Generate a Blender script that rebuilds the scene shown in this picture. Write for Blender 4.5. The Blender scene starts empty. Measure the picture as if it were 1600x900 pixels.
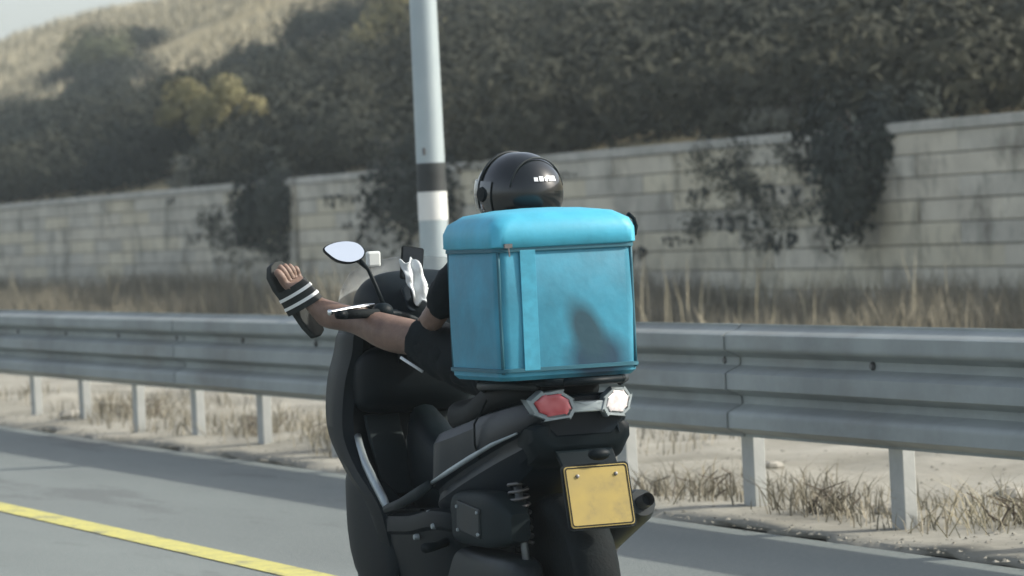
import bpy, bmesh, math, random
import numpy as np
from mathutils import Vector, Matrix, Quaternion
R = math.radians
random.seed(7); rng = np.random.default_rng(7)
sc = bpy.context.scene
COL = sc.collection

# ------------------------------------------------------------------ camera
# world: +Y = the way the traffic goes, +X = towards the crash barrier, metres
AZ, PITCH, ROLL, CAMH = R(22.3), R(1.05), R(2.7), 1.35
d = Vector((math.sin(AZ)*math.cos(PITCH), math.cos(AZ)*math.cos(PITCH), -math.sin(PITCH)))
r0 = Vector((math.cos(AZ), -math.sin(AZ), 0)); u0 = r0.cross(d)
r = r0*math.cos(ROLL) - u0*math.sin(ROLL); u = u0*math.cos(ROLL) + r0*math.sin(ROLL)
cam = bpy.data.cameras.new('camera'); co = bpy.data.objects.new('camera', cam); COL.objects.link(co)
co.matrix_world = Matrix(((r.x, u.x, -d.x, 0), (r.y, u.y, -d.y, 0), (r.z, u.z, -d.z, CAMH), (0, 0, 0, 1)))
cam.sensor_width = 36; cam.lens = 36*5600/1600; cam.clip_start = .05; cam.clip_end = 5000
cam.dof.use_dof = True; cam.dof.focus_distance = 11.2; cam.dof.aperture_fstop = 5.6
sc.camera = co
sc.cycles.max_bounces = 6; sc.cycles.diffuse_bounces = 3; sc.cycles.glossy_bounces = 3; sc.cycles.volume_bounces = 0

# ------------------------------------------------------------------ sky, sun, exposure
SUN_AZ, SUN_EL = R(112), R(33)
w = bpy.data.worlds.new('World'); sc.world = w; w.use_nodes = True
nt = w.node_tree; bg = nt.nodes['Background']
sky = nt.nodes.new('ShaderNodeTexSky'); sky.sky_type = 'NISHITA'; sky.sun_disc = False
sky.sun_elevation = SUN_EL; sky.sun_rotation = SUN_AZ; sky.air_density = 1.0; sky.dust_density = 3.0; sky.ozone_density = 1.0
hs = nt.nodes.new('ShaderNodeHueSaturation'); hs.inputs['Saturation'].default_value = .55   # dusty, milky summer sky
nt.links.new(sky.outputs[0], hs.inputs['Color']); nt.links.new(hs.outputs[0], bg.inputs[0]); bg.inputs[1].default_value = .14
sl = bpy.data.lights.new('sun', 'SUN'); sl.energy = 2.8; sl.angle = R(1.2); sl.color = (1, .96, .86)
so = bpy.data.objects.new('sun', sl); COL.objects.link(so)
sdir = Vector((math.sin(SUN_AZ)*math.cos(SUN_EL), math.cos(SUN_AZ)*math.cos(SUN_EL), math.sin(SUN_EL)))
so.rotation_euler = sdir.to_track_quat('Z', 'Y').to_euler()
sc.view_settings.view_transform = 'Standard'; sc.view_settings.look = 'None'
sc.view_settings.exposure = 0.85; sc.view_settings.gamma = 1; sc.view_settings.use_curve_mapping = False

# ------------------------------------------------------------------ materials
MATS = {}
def mat(name, col, rough=.6, metal=0., var=.0, scale=8., bump=0., bscale=60., coat=0., trans=0., spec=.5, col2=None, detail=4, ior=1.45, sheen=0, stretch=None, alpha=1, world=False):
    if name in MATS: return MATS[name]
    m = bpy.data.materials.new(name); m.use_nodes = True; n = m.node_tree.nodes; l = m.node_tree.links
    b = n['Principled BSDF']; b.inputs['Roughness'].default_value = rough; b.inputs['Metallic'].default_value = metal
    b.inputs['Specular IOR Level'].default_value = spec; b.inputs['IOR'].default_value = ior
    b.inputs['Base Color'].default_value = (*col, 1)
    if coat: b.inputs['Coat Weight'].default_value = coat; b.inputs['Coat Roughness'].default_value = .08
    if trans: b.inputs['Transmission Weight'].default_value = trans
    if alpha < 1: b.inputs['Alpha'].default_value = alpha
    if sheen: b.inputs['Sheen Weight'].default_value = sheen
    tc = n.new('ShaderNodeTexCoord'); src = tc.outputs['Object']
    if world: src = n.new('ShaderNodeNewGeometry').outputs['Position']
    if stretch:
        mp = n.new('ShaderNodeMapping'); mp.inputs['Scale'].default_value = stretch; l.new(src, mp.inputs[0]); src = mp.outputs[0]
    if var or col2:
        tx = n.new('ShaderNodeTexNoise'); tx.inputs['Scale'].default_value = scale; tx.inputs['Detail'].default_value = detail
        tx.inputs['Roughness'].default_value = .62
        l.new(src, tx.inputs['Vector'])
        rp = n.new('ShaderNodeValToRGB'); l.new(tx.outputs['Fac'], rp.inputs[0])
        a = col if col2 else tuple(c*(1-var) for c in col); bb = col2 if col2 else tuple(min(1, c*(1+var)) for c in col)
        rp.color_ramp.elements[0].position = .34; rp.color_ramp.elements[1].position = .66
        rp.color_ramp.elements[0].color = (*a, 1); rp.color_ramp.elements[1].color = (*bb, 1)
        l.new(rp.outputs[0], b.inputs['Base Color'])
        mr = n.new('ShaderNodeMapRange'); mr.inputs['To Min'].default_value = rough*.85; mr.inputs['To Max'].default_value = min(1, rough*1.2)
        l.new(tx.outputs['Fac'], mr.inputs[0]); l.new(mr.outputs[0], b.inputs['Roughness'])
    if bump:
        t2 = n.new('ShaderNodeTexNoise'); t2.inputs['Scale'].default_value = bscale; t2.inputs['Detail'].default_value = 6
        l.new(src, t2.inputs['Vector'])
        bp = n.new('ShaderNodeBump'); bp.inputs['Strength'].default_value = bump; bp.inputs['Distance'].default_value = .01
        l.new(t2.outputs['Fac'], bp.inputs['Height']); l.new(bp.outputs[0], b.inputs['Normal'])
    MATS[name] = m
    return m
def leafmat(name, c1, c2, scale=.6):
    m = mat(name, c1, .7, var=.3, scale=scale, col2=c2, spec=.2, detail=8)
    return m

# ------------------------------------------------------------------ mesh helpers
class MB:
    def __init__(s): s.v = []; s.f = []; s.mi = []
    def add(s, vs, fs, mi=0):
        o = len(s.v); s.v += [tuple(p) for p in vs]; s.f += [tuple(i+o for i in f) for f in fs]; s.mi += [mi]*len(fs); return s
    def box(s, c, h, M=None, mi=0):
        vs = []
        for i in range(8):
            p = Vector(((1 if i & 1 else -1)*h[0], (1 if i & 2 else -1)*h[1], (1 if i & 4 else -1)*h[2]))
            if M is not None: p = M @ p
            vs.append(p+Vector(c))
        return s.add(vs, [(0, 2, 3, 1), (4, 5, 7, 6), (0, 1, 5, 4), (2, 6, 7, 3), (0, 4, 6, 2), (1, 3, 7, 5)], mi)
    def tube(s, pts, rad, n=10, cap=True, mi=0, flat=1.0):
        pts = [Vector(p) for p in pts]; k = len(pts)
        rad = rad if hasattr(rad, '__len__') else [rad]*k
        rings = []; prev = None
        for i, p in enumerate(pts):
            t = (pts[min(i+1, k-1)]-pts[max(i-1, 0)]).normalized()
            a = prev if prev is not None else (Vector((0, 0, 1)) if abs(t.z) < .9 else Vector((1, 0, 0)))
            x = (a - t*a.dot(t)).normalized(); y = t.cross(x); prev = x
            rings.append([p + x*math.cos(2*math.pi*j/n)*rad[i] + y*math.sin(2*math.pi*j/n)*rad[i]*flat for j in range(n)])
        return s.loft(rings, cap, mi)
    def loft(s, rings, cap=True, mi=0, closed=True):
        n = len(rings[0]); vs = [p for q in rings for p in q]; fs = []
        for i in range(len(rings)-1):
            for j in range(n if closed else n-1):
                k = (j+1) % n
                fs.append((i*n+j, i*n+k, (i+1)*n+k, (i+1)*n+j))
        if cap and closed:
            fs.append(tuple(range(n-1, -1, -1))); b = (len(rings)-1)*n; fs.append(tuple(b+j for j in range(n)))
        return s.add(vs, fs, mi)
    def lathe(s, prof, M, n=32, mi=0, closed=False):
        # prof: (radius, axial) ; axis = local X of M
        rings = [[M @ Vector((a, rr*math.cos(2*math.pi*j/n), rr*math.sin(2*math.pi*j/n))) for j in range(n)] for rr, a in prof]
        if closed: rings.append(rings[0])
        return s.loft(rings, not closed, mi)
    def ell(s, c, h, n=16, m=10, M=None, mi=0):
        rings = []
        for i in range(1, m):
            t = math.pi*i/m
            q = []
            for j in range(n):
                a = 2*math.pi*j/n
                p = Vector((h[0]*math.sin(t)*math.cos(a), h[1]*math.sin(t)*math.sin(a), -h[2]*math.cos(t)))
                if M is not None: p = M @ p
                q.append(p+Vector(c))
            rings.append(q)
        return s.loft(rings, True, mi)
    def prism(s, poly, depth, M=None, mi=0):
        # poly in xy, extruded along z 0..depth, through matrix M
        n = len(poly); M = M or Matrix()
        vs = [M @ Vector((x, y, 0)) for x, y in poly]+[M @ Vector((x, y, depth)) for x, y in poly]
        fs = [tuple(range(n-1, -1, -1)), tuple(range(n, 2*n))]+[(i, (i+1) % n, n+(i+1) % n, n+i) for i in range(n)]
        return s.add(vs, fs, mi)
    def build(s, name, m, parent=None, smooth=False, bevel=0, sub=0, mats=None, fixn=True, angle=None):
        me = bpy.data.meshes.new(name); me.from_pydata(s.v, [], s.f)
        for mm in (mats or [m]): me.materials.append(mm)
        if mats: me.polygons.foreach_set('material_index', s.mi)
        if fixn:
            bm = bmesh.new(); bm.from_mesh(me); bmesh.ops.recalc_face_normals(bm, faces=bm.faces); bm.to_mesh(me); bm.free()
        if smooth: me.polygons.foreach_set('use_smooth', [True]*len(me.polygons))
        if smooth and angle: me.set_sharp_from_angle(angle=R(angle))
        o = bpy.data.objects.new(name, me); COL.objects.link(o); o.parent = parent
        if bevel:
            b = o.modifiers.new('bevel', 'BEVEL'); b.width = bevel; b.segments = 2; b.limit_method = 'ANGLE'; b.angle_limit = R(35)
        if sub:
            b = o.modifiers.new('sub', 'SUBSURF'); b.levels = sub; b.render_levels = sub
        return o
def empty(name, loc, rz=0):
    o = bpy.data.objects.new(name, None); COL.objects.link(o); o.location = loc; o.rotation_euler = (0, 0, rz); o.empty_display_size = .1; return o
def tag(o, label=None, cat=None, group=None, kind=None):
    if label: o['label'] = label
    if cat: o['category'] = cat
    if group: o['group'] = group
    if kind: o['kind'] = kind
    return o
def npmesh(name, V, F, m, parent=None, smooth=False):
    me = bpy.data.meshes.new(name); k = F.shape[1]
    me.vertices.add(len(V)); me.vertices.foreach_set('co', np.ascontiguousarray(V, dtype=np.float32).ravel())
    me.loops.add(F.size); me.loops.foreach_set('vertex_index', np.ascontiguousarray(F, dtype=np.int32).ravel())
    me.polygons.add(len(F)); me.polygons.foreach_set('loop_start', np.arange(0, F.size, k, dtype=np.int32))
    me.polygons.foreach_set('loop_total', np.full(len(F), k, dtype=np.int32))
    if smooth: me.polygons.foreach_set('use_smooth', np.ones(len(F), dtype=bool))
    me.update(calc_edges=True); me.materials.append(m)
    o = bpy.data.objects.new(name, me); COL.objects.link(o); o.parent = parent; return o
def superring(y, xc, zc, hw, hh, e=2.6, n=20):
    out = []
    for j in range(n):
        a = 2*math.pi*j/n; c, s_ = math.cos(a), math.sin(a)
        out.append(Vector((xc+hw*math.copysign(abs(c)**(2/e), c), y, zc+hh*math.copysign(abs(s_)**(2/e), s_))))
    return out
def smooth_rings(keys, k=4):
    # Catmull-Rom through key rings
    K = [np.array([tuple(p) for p in q]) for q in keys]; out = []
    for i in range(len(K)-1):
        p0, p1, p2, p3 = K[max(i-1, 0)], K[i], K[i+1], K[min(i+2, len(K)-1)]
        for j in range(k):
            t = j/k; out.append(.5*((2*p1)+(-p0+p2)*t+(2*p0-5*p1+4*p2-p3)*t*t+(-p0+3*p1-3*p2+p3)*t**3))
    out.append(K[-1]); return [[Vector(p) for p in q] for q in out]
def mirrored(half, y):
    # half: (x,z) from top centre down the right side to bottom centre
    return [Vector((x, y, z)) for x, z in half]+[Vector((-x, y, z)) for x, z in reversed(half[1:-1])]
def vnoise(x, y, seed=0):
    # cheap smooth value noise, numpy arrays
    def h(i, j): 
        t = np.sin(i*127.1+j*311.7+seed*74.7)*43758.5453
        return t-np.floor(t)
    i, j = np.floor(x), np.floor(y); fx, fy = x-i, y-j; fx = fx*fx*(3-2*fx); fy = fy*fy*(3-2*fy)
    return (h(i, j)*(1-fx)+h(i+1, j)*fx)*(1-fy)+(h(i, j+1)*(1-fx)+h(i+1, j+1)*fx)*fy
def fbm(x, y, seed=0):
    return (vnoise(x, y, seed)*.55+vnoise(x*2.1, y*2.1, seed+1)*.28+vnoise(x*4.3, y*4.3, seed+2)*.17)

# ================================================================== SETTING
asphalt = mat('asphalt', (.148, .168, .160), .85, var=.16, scale=.55, bump=.35, bscale=180, detail=10, stretch=(1, .22, 1))
dirt = mat('dirt', (.17, .16, .125), .95, scale=1.1, col2=(.32, .305, .255), bump=.8, bscale=14, detail=9)
dryhill = mat('dry_hill', (.17, .145, .075), .95, scale=.16, col2=(.38, .31, .17), bump=.6, bscale=2, detail=10)
concrete = mat('concrete', (.34, .335, .30), .9, var=.2, scale=5, bump=.4, bscale=40)
yellowp = mat('yellow_paint', (.55, .50, .13), .7, scale=9, col2=(.42, .40, .14), detail=9)
whitep = mat('white_road_paint', (.6, .6, .57), .7, var=.2, scale=6)

def overlay(m, scale, lo, hi, colr, stretch=(1, 1, 1), amount=1.0):
    n_, l_ = m.node_tree.nodes, m.node_tree.links; bs = n_['Principled BSDF']; old = bs.inputs['Base Color'].links[0].from_socket
    ge = n_.new('ShaderNodeNewGeometry'); mp = n_.new('ShaderNodeMapping'); mp.inputs['Scale'].default_value = stretch; l_.new(ge.outputs['Position'], mp.inputs[0])
    tx = n_.new('ShaderNodeTexNoise'); tx.inputs['Scale'].default_value = scale; tx.inputs['Detail'].default_value = 8; tx.inputs['Roughness'].default_value = .68; l_.new(mp.outputs[0], tx.inputs['Vector'])
    ra = n_.new('ShaderNodeValToRGB'); ra.color_ramp.elements[0].position = lo; ra.color_ramp.elements[1].position = hi; ra.color_ramp.elements[1].color = (amount, amount, amount, 1); l_.new(tx.outputs['Fac'], ra.inputs[0])
    mx = n_.new('ShaderNodeMixRGB'); l_.new(ra.outputs[0], mx.inputs[0]); l_.new(old, mx.inputs[1]); mx.inputs[2].default_value = (*colr, 1); l_.new(mx.outputs[0], bs.inputs['Base Color'])
overlay(asphalt, 45, .5, .72, (.26, .26, .24), amount=.55); overlay(asphalt, 1.1, .56, .62, (.085, .09, .088), (1, .25, 1), .5)
overlay(yellowp, 6, .52, .66, (.17, .17, .13), (1, .4, 1), .85); overlay(yellowp, 40, .5, .7, (.2, .2, .14), amount=.5)
def sheet(name, x0, x1, y0, y1, z, m, nx=1, ny=1, zf=None):
    X, Y = np.meshgrid(np.linspace(x0, x1, nx+1), np.linspace(y0, y1, ny+1), indexing='ij')
    Z = np.full_like(X, z) if zf is None else zf(X, Y)
    V = np.stack([X, Y, Z], -1).reshape(-1, 3); i, j = np.meshgrid(np.arange(nx), np.arange(ny), indexing='ij')
    a = (i*(ny+1)+j).ravel(); F = np.stack([a, a+ny+1, a+ny+2, a+1], 1)
    return npmesh(name, V, F, m, smooth=True)
tag(sheet('ground', -700, 700, -700, 700, -.25, dirt), kind='structure')
tag(sheet('road', -10, 6.62, -80, 500, 0, asphalt), kind='structure')
ml = sheet('edge_line', 4.46, 4.62, -80, 500, .004, yellowp); tag(ml, kind='structure')
for i in range(12):
    mk = sheet('lane_dash', .75, .87, -30+i*12, -26+i*12, .004, whitep); tag(mk, kind='structure')
def verge_z(X, Y):
    b = (fbm(X*.9, Y*.9, 3)-.5)*.16+(fbm(X*3, Y*3, 9)-.5)*.05
    t = np.clip((X-6.6)/.8, 0, 1); return .012+b*t+.01*t
vg = sheet('verge', 6.5, 19.6, -20, 130, 0, dirt, 70, 1100, verge_z); tag(vg, kind='structure')
vc = np.empty(len(vg.data.vertices)*3, dtype=np.float32); vg.data.vertices.foreach_get('co', vc); vc = vc.reshape(-1, 3)
e = vc[:, 0] < 6.51; vc[e, 0] += .04+.26*fbm(vc[e, 1]*1.7, vc[e, 1]*0, 13); vc[e, 2] = -.012; vg.data.vertices.foreach_set('co', vc.ravel())   # crumbling edge
WALLX = 19.0
def hill_z(X, Y):
    t = (X-WALLX-.35)
    z = 2.12+np.clip(t, 0, 60)*.25+np.clip(t-16, 0, 60)*.13+(fbm(X*.09, Y*.09, 5)-.5)*2.2*np.clip(t/8, 0, 1)+(fbm(X*.5, Y*.5, 6)-.5)*.5*np.clip(t/2, 0, 1)
    top = 14.9+(fbm(X*.03, Y*.03, 8)-.5)*1.4
    k = 1.2; z = np.where(z > top-k, top-k*np.exp(-(z-top+k)/k), z)   # rounds off to a ridge
    z = z-np.clip(X-72, 0, 500)*.05
    return z
tag(sheet('hillside', WALLX+.3, 300, -60, 520, 0, dryhill, 130, 260, hill_z), kind='structure')

# ------------------------------------------------------------------ retaining wall, in two runs, block by block
blockm = [mat('block_pale', (.64, .605, .49), .92, scale=.9, col2=(.47, .44, .36), bump=.5, bscale=25, detail=9, world=True),
          mat('block_warm', (.64, .595, .455), .92, scale=.8, col2=(.49, .45, .34), bump=.5, bscale=25, detail=9, world=True),
          mat('block_grey', (.56, .54, .455), .92, scale=1.1, col2=(.37, .355, .30), bump=.5, bscale=25, detail=9, world=True)]
for bm_ in blockm:
    n_, l_ = bm_.node_tree.nodes, bm_.node_tree.links; bs = n_['Principled BSDF']; old = bs.inputs['Base Color'].links[0].from_socket
    ge = n_.new('ShaderNodeNewGeometry'); mp = n_.new('ShaderNodeMapping'); mp.inputs['Scale'].default_value = (1, .8, .5); l_.new(ge.outputs['Position'], mp.inputs[0])
    tx = n_.new('ShaderNodeTexNoise'); tx.inputs['Scale'].default_value = 1.5; tx.inputs['Detail'].default_value = 9; tx.inputs['Roughness'].default_value = .7; l_.new(mp.outputs[0], tx.inputs['Vector'])
    ra = n_.new('ShaderNodeValToRGB'); ra.color_ramp.elements[0].position = .50; ra.color_ramp.elements[1].position = .68; ra.color_ramp.elements[1].color = (.92, .92, .92, 1); l_.new(tx.outputs['Fac'], ra.inputs[0])
    mx = n_.new('ShaderNodeMixRGB'); l_.new(ra.outputs[0], mx.inputs[0]); l_.new(old, mx.inputs[1]); mx.inputs[2].default_value = (.13, .122, .095, 1); l_.new(mx.outputs[0], bs.inputs['Base Color'])
jointm = mat('mortar', (.26, .255, .22), .95, var=.25, scale=6)
copem = mat('coping', (.50, .49, .44), .9, scale=2, col2=(.34, .34, .30), bump=.5, bscale=20)
CH = .247
def chamfer_block(L, H, D):
    c = .010; y, z, x = L/2-.002, H/2-.006, D/2
    vs = []
    for (xx, k) in ((x, 0), (-x+c, 0), (-x, c)):
        vs += [(xx, -y+k, -z+k), (xx, y-k, -z+k), (xx, y-k, z-k), (xx, -y+k, z-k)]
    fs = [(i*4+j, i*4+(j+1) % 4, (i+1)*4+(j+1) % 4, (i+1)*4+j) for i in range(2) for j in range(4)]+[(8, 9, 10, 11), (3, 2, 1, 0)]
    me = bpy.data.meshes.new('block'); me.from_pydata(vs, [], fs); 
    return me
def wall(y0, y1, n, label, top0, seed):
    rd = random.Random(seed)
    root = empty('stone_wall', (WALLX, (y0+y1)/2, 0)); tag(root, label, 'wall')
    L = (y1-y0)/n; meshes = []
    for bm_ in blockm:
        for q in range(2):
            me = chamfer_block(L, CH, .30+.0*q); me.materials.append(bm_); meshes.append(me)
    rows = 9; yc = (y0+y1)/2
    MB().box((.17, 0, rows*CH/2-.1), (.13, (y1-y0)/2-.01, rows*CH/2-.02)).build('backing', jointm, root)
    for k in range(rows):
        off = (k % 2)*L/2
        for i in range(n if off == 0 else n-1):
            o = bpy.data.objects.new('block', rd.choice(meshes if k not in (2,) else meshes[:4])); COL.objects.link(o); o.parent = root
            o.location = (.15-rd.uniform(0, .022), y0-yc+L/2+off+i*L, -.1+CH*(k+.5)); o.rotation_euler = (0, 0, rd.gauss(0, .004))
        if off:
            for yy in (y0-yc+L/4, y1-yc-L/4):
                o = bpy.data.objects.new('block', rd.choice(meshes)); COL.objects.link(o); o.parent = root
                o.location = (.15-rd.uniform(0, .015), yy, -.1+CH*(k+.5)); o.scale = (1, .5, 1)
    m = n; l2 = (y1-y0)/m
    for i in range(m):
        MB().box((.16, y0-yc+l2*(i+.5), rows*CH-.1+.06), (.20, l2/2-.006, .058)).build('coping', copem, root, bevel=.012)
    return root
wallA = wall(30.0, 55.3, 14, 'pale block wall right of the step, running behind the pole and the rider', 0, 1)
wallB = wall(55.55, 79.5, 13, 'pale block wall at the left, beyond the step where dark shrubs hang over', 0, 2)
wallC = wall(15.0, 29.8, 8, 'pale block wall at the far right end of the barrier', 0, 3)
# old scribbles sprayed on the blocks: short crooked strokes, nothing legible
spray = mat('spray_paint', (.03, .036, .032), .85)
def scribble(root, y, z, strokes, sc_=1.0):
    m = MB(); yc = root.location.y
    for st in strokes:
        pts = [(-.0095, (y-yc)-p[0]*sc_*2.2, z+p[1]*sc_) for p in st]
        for a, b in zip(pts[:-1], pts[1:]):
            a = Vector(a); b = Vector(b); t = (b-a).normalized(); nn = Vector((0, -t.z, t.y))*.022*sc_
            m.add([a-nn, b-nn, b+nn, a+nn], [(0, 1, 2, 3)])
    o = m.build('graffiti', spray, root, fixn=False); o.location.x = -.016; return o
S1 = [[(0, .12), (.05, .13), (.02, .02)], [(.09, .13), (.16, .12), (.16, 0), (.10, .05)], [(.2, .13), (.29, .13), (.29, 0)], [(.35, .09), (.39, .07)], [(.46, .12), (.47, .03), (.52, .09)]]
S2 = [[(0, 0), (.05, .15), (.1, 0), (.15, .14)], [(.2, .02), (.2, .15), (.28, .12), (.22, .06)]]
scribble(wallA, 54.0, 1.72, S1, 1.3); scribble(wallA, 51.6, 1.35, S2, 1.0); scribble(wallB, 60.2, 1.55, S2, 1.4); scribble(wallB, 59.4, 1.15, S1, 1.0); scribble(wallB, 62.6, 1.95, S2, .8)
for (w_, y_, z_, st_, k_) in ((wallA, 53.2, 1.35, S2, .8), (wallA, 52.9, .95, S1, .9), (wallB, 58.7, 1.75, S1, .8), (wallB, 61.4, 1.2, S2, 1.3), (wallB, 60.0, .85, S1, .9), (wallA, 38.9, 1.45, S1, 1.4), (wallA, 40.4, 1.5, S2, 1.0), (wallA, 38.3, .85, S2, 1.4), (wallA, 41.2, .95, S1, .8), (wallA, 43.6, 1.25, S2, .7)):
    scribble(w_, y_, z_, st_, k_)
scribble(wallA, 39.5, 1.78, S2, 1.2); scribble(wallA, 39.6, 1.1, S1, 1.3); scribble(wallA, 42.5, .75, S2, 1.3); scribble(wallA, 44.5, 1.9, S1, .6)
# ------------------------------------------------------------------ vegetation
lf_dark = leafmat('leaf_dark', (.022, .029, .026), (.048, .054, .042), .5)
lf_mass = mat('leaf_scrub', (.015, .021, .020), .8, scale=.085, col2=(.056, .055, .038), spec=.1, detail=9, world=True)
lf_creep = leafmat('leaf_creeper', (.05, .06, .05), (.13, .13, .10), 3)
lf_olive = leafmat('leaf_olive', (.05, .06, .03), (.12, .12, .06), .8)
lf_yellow = leafmat('leaf_dry_olive', (.10, .095, .04), (.24, .21, .10), 1.0)
lf_grey = leafmat('leaf_grey', (.10, .105, .085), (.2, .2, .16), 1.0)
barkm = mat('bark', (.10, .08, .06), .9, var=.3, scale=9, bump=.5, bscale=30)
strawm = mat('straw', (.24, .215, .14), .9, scale=1.6, col2=(.40, .36, .26), detail=5)
straw2 = mat('straw_brown', (.13, .118, .085), .9, scale=1.0, col2=(.28, .25, .185), detail=5)
def leaves(C, size, seed, up=.3, D=None):
    g = np.random.default_rng(seed); n = len(C)
    a = g.normal(size=(n, 3)); a[:, 2] += up
    if D is not None: a = a*.55+D*1.25
    a /= np.linalg.norm(a, axis=1)[:, None]
    b = g.normal(size=(n, 3)); b -= a*(a*b).sum(1)[:, None]; b /= np.linalg.norm(b, axis=1)[:, None]
    c = np.cross(a, b); s = (size*g.uniform(.55, 1.35, n))[:, None]
    V = np.stack([C-b*s, C+c*s*.42-b*s*.1, C+b*s, C-c*s*.42+b*s*.05], 1).reshape(-1, 3)
    return V, np.arange(4*n).reshape(-1, 4)
def clump_points(g, n, h, k=14):
    # points through an ellipsoid made of sub-clumps: uneven outline with gaps
    cs = g.normal(size=(k, 3)); cs /= np.linalg.norm(cs, axis=1)[:, None]; cs *= g.uniform(.35, .92, k)[:, None]
    cs[:, 2] = np.abs(cs[:, 2])*.95-.15
    rr = g.uniform(.22, .46, k); idx = g.integers(0, k, n)
    q = g.normal(size=(n, 3)); q /= np.linalg.norm(q, axis=1)[:, None]; q *= (g.uniform(.2, 1, n)**.5)[:, None]
    return (cs[idx]+q*rr[idx][:, None])*np.array(h), q+cs[idx]*.8
def shrub(x, y, z, h, n, leaf, m, label, seed, hang=False, name='shrub'):
    root = empty(name, (x, y, z)); tag(root, label, 'shrub')
    g = np.random.default_rng(seed); P, D = clump_points(g, n, h, 18)
    P[:, 2] += h[2]*.25
    if hang: P[:, 2] -= h[2]*.3
    V, F = leaves(P, leaf, seed, .3, D)
    npmesh('crown', V, F, m, root)
    t = MB()
    for k in range(5):
        a = g.uniform(0, 6.28); e = Vector((math.cos(a)*h[0]*.5, math.sin(a)*h[1]*.5, h[2]*g.uniform(.3, .8)*(1 if not hang else .6)))
        t.tube([(0, 0, -.3), e*.5+Vector((0, 0, .1)), e], [.05, .035, .012], 6)
    t.build('stem', barkm, root, smooth=True)
    return root
# the scrub that covers the slope: reads as one dark mass
Cs = []; Ds = []; g = np.random.default_rng(11)
for i in range(640):
    x = WALLX+1.0+25*g.random()**1.2
    yl = x/math.tan(R(31.5)); yh = x/math.tan(R(13.2)); y = g.uniform(yl, yh)
    nz = float(fbm(np.array(x*.16), np.array(y*.06), 21))
    if x > 24 and nz < .40+.012*(x-24)*(.8 if y > 85 else .25): continue
    rr = g.uniform(.8, 1.45); h = (rr*1.15, rr*2.0, rr*g.uniform(.75, 1.1))
    n = int(950*rr)
    z = float(hill_z(np.array(x), np.array(y)))
    P, D = clump_points(g, n, h, 14); Cs.append(P+np.array([x, y, z+.25*h[2]])); Ds.append(D)
Cs = np.concatenate(Cs); V, F = leaves(Cs, .088, 5, .3, np.concatenate(Ds))
tag(npmesh('hillside_scrub', V, F, lf_mass), 'dark evergreen scrub covering the slope above the wall', 'scrub', kind='stuff')
def hz(x, y): return float(hill_z(np.array(x), np.array(y)))
# shrubs one can pick out
shrub(19.2, 56.9, 1.6, (.7, 1.35, 1.45), 5200, .075, lf_dark, 'dark shrub hanging down over the step in the wall, left of the pole', 31, True)
shrub(19.2, 50.2, 1.7, (.8, 1.7, 1.6), 4200, .075, lf_dark, 'dark shrub drooping over the wall right behind the striped pole', 32, True)
shrub(19.2, 48.3, 1.75, (.8, 2.2, 1.5), 5200, .075, lf_dark, 'dark shrub spilling over the wall between the pole and the helmet', 33, True)
shrub(19.1, 35.7, 1.7, (.7, 1.15, 1.7), 5600, .07, lf_dark, 'tall dark shrub covering the right end of the graffitied wall', 34, True)
shrub(21.6, 68.3, hz(21.6, 68.3)+.75, (1.0, 2.5, 1.05), 7000, .07, lf_yellow, 'yellow olive bush standing out on the slope at the upper left', 35)
shrub(42, 146, hz(42, 146)+.2, (2.0, 4.5, 1.7), 6000, .11, lf_olive, 'olive green bush on the dry ridge at the top left', 36)
shrub(31.5, 84, hz(31.5, 84)+.4, (1.5, 2.2, 1.6), 7000, .08, lf_yellow, 'dry olive bush high on the slope just right of the pole', 37)
shrub(28.5, 64.5, hz(28.5, 64.5)+.6, (1.0, 1.4, .9), 3600, .07, lf_grey, 'pale dry bush high on the slope above the delivery box', 38)
shrub(19.9, 52.9, 2.25, (.45, .95, .55), 1600, .06, lf_grey, 'low grey green plant on top of the wall, left of the pole', 39)
shrub(19.9, 39.6, 2.25, (.5, 1.3, .5), 1800, .06, lf_grey, 'low grey green plant on top of the wall at the right', 40)
shrub(19.8, 63.2, 2.3, (.5, 1.5, .55), 1800, .06, lf_grey, 'low grey green plant on the left stretch of wall', 41)
# creeper stuck to the wall near its right end
g = np.random.default_rng(51); P = []
for k in range(26):
    c = np.array([18.93, g.uniform(37.2, 40.2), g.uniform(1.0, 2.2)]); P.append(c+g.normal(size=(90, 3))*np.array([.02, .2, .10]))
P = np.concatenate(P); cr = empty('creeper', (18.95, 38.7, 0)); tag(cr, 'patchy dark creeper clinging to the right part of the wall', 'creeper')
V, F = leaves(P-np.array([18.95, 38.7, 0]), .032, 51); npmesh('foliage', V, F, lf_creep, cr)
g = np.random.default_rng(52); P = []
for k in range(16):
    t = g.random(); c = np.array([18.93, 60.8-3.0*t+g.normal()*.3, 2.0-1.3*t+g.normal()*.18]); P.append(c+g.normal(size=(60, 3))*np.array([.025, .2, .09]))
P = np.concatenate(P); cr = empty('creeper', (18.95, 59, 0)); tag(cr, 'patchy dark creeper slanting down the left stretch of wall', 'creeper')
V, F = leaves(P-np.array([18.95, 59, 0]), .034, 53); npmesh('foliage', V, F, lf_creep, cr)

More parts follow.
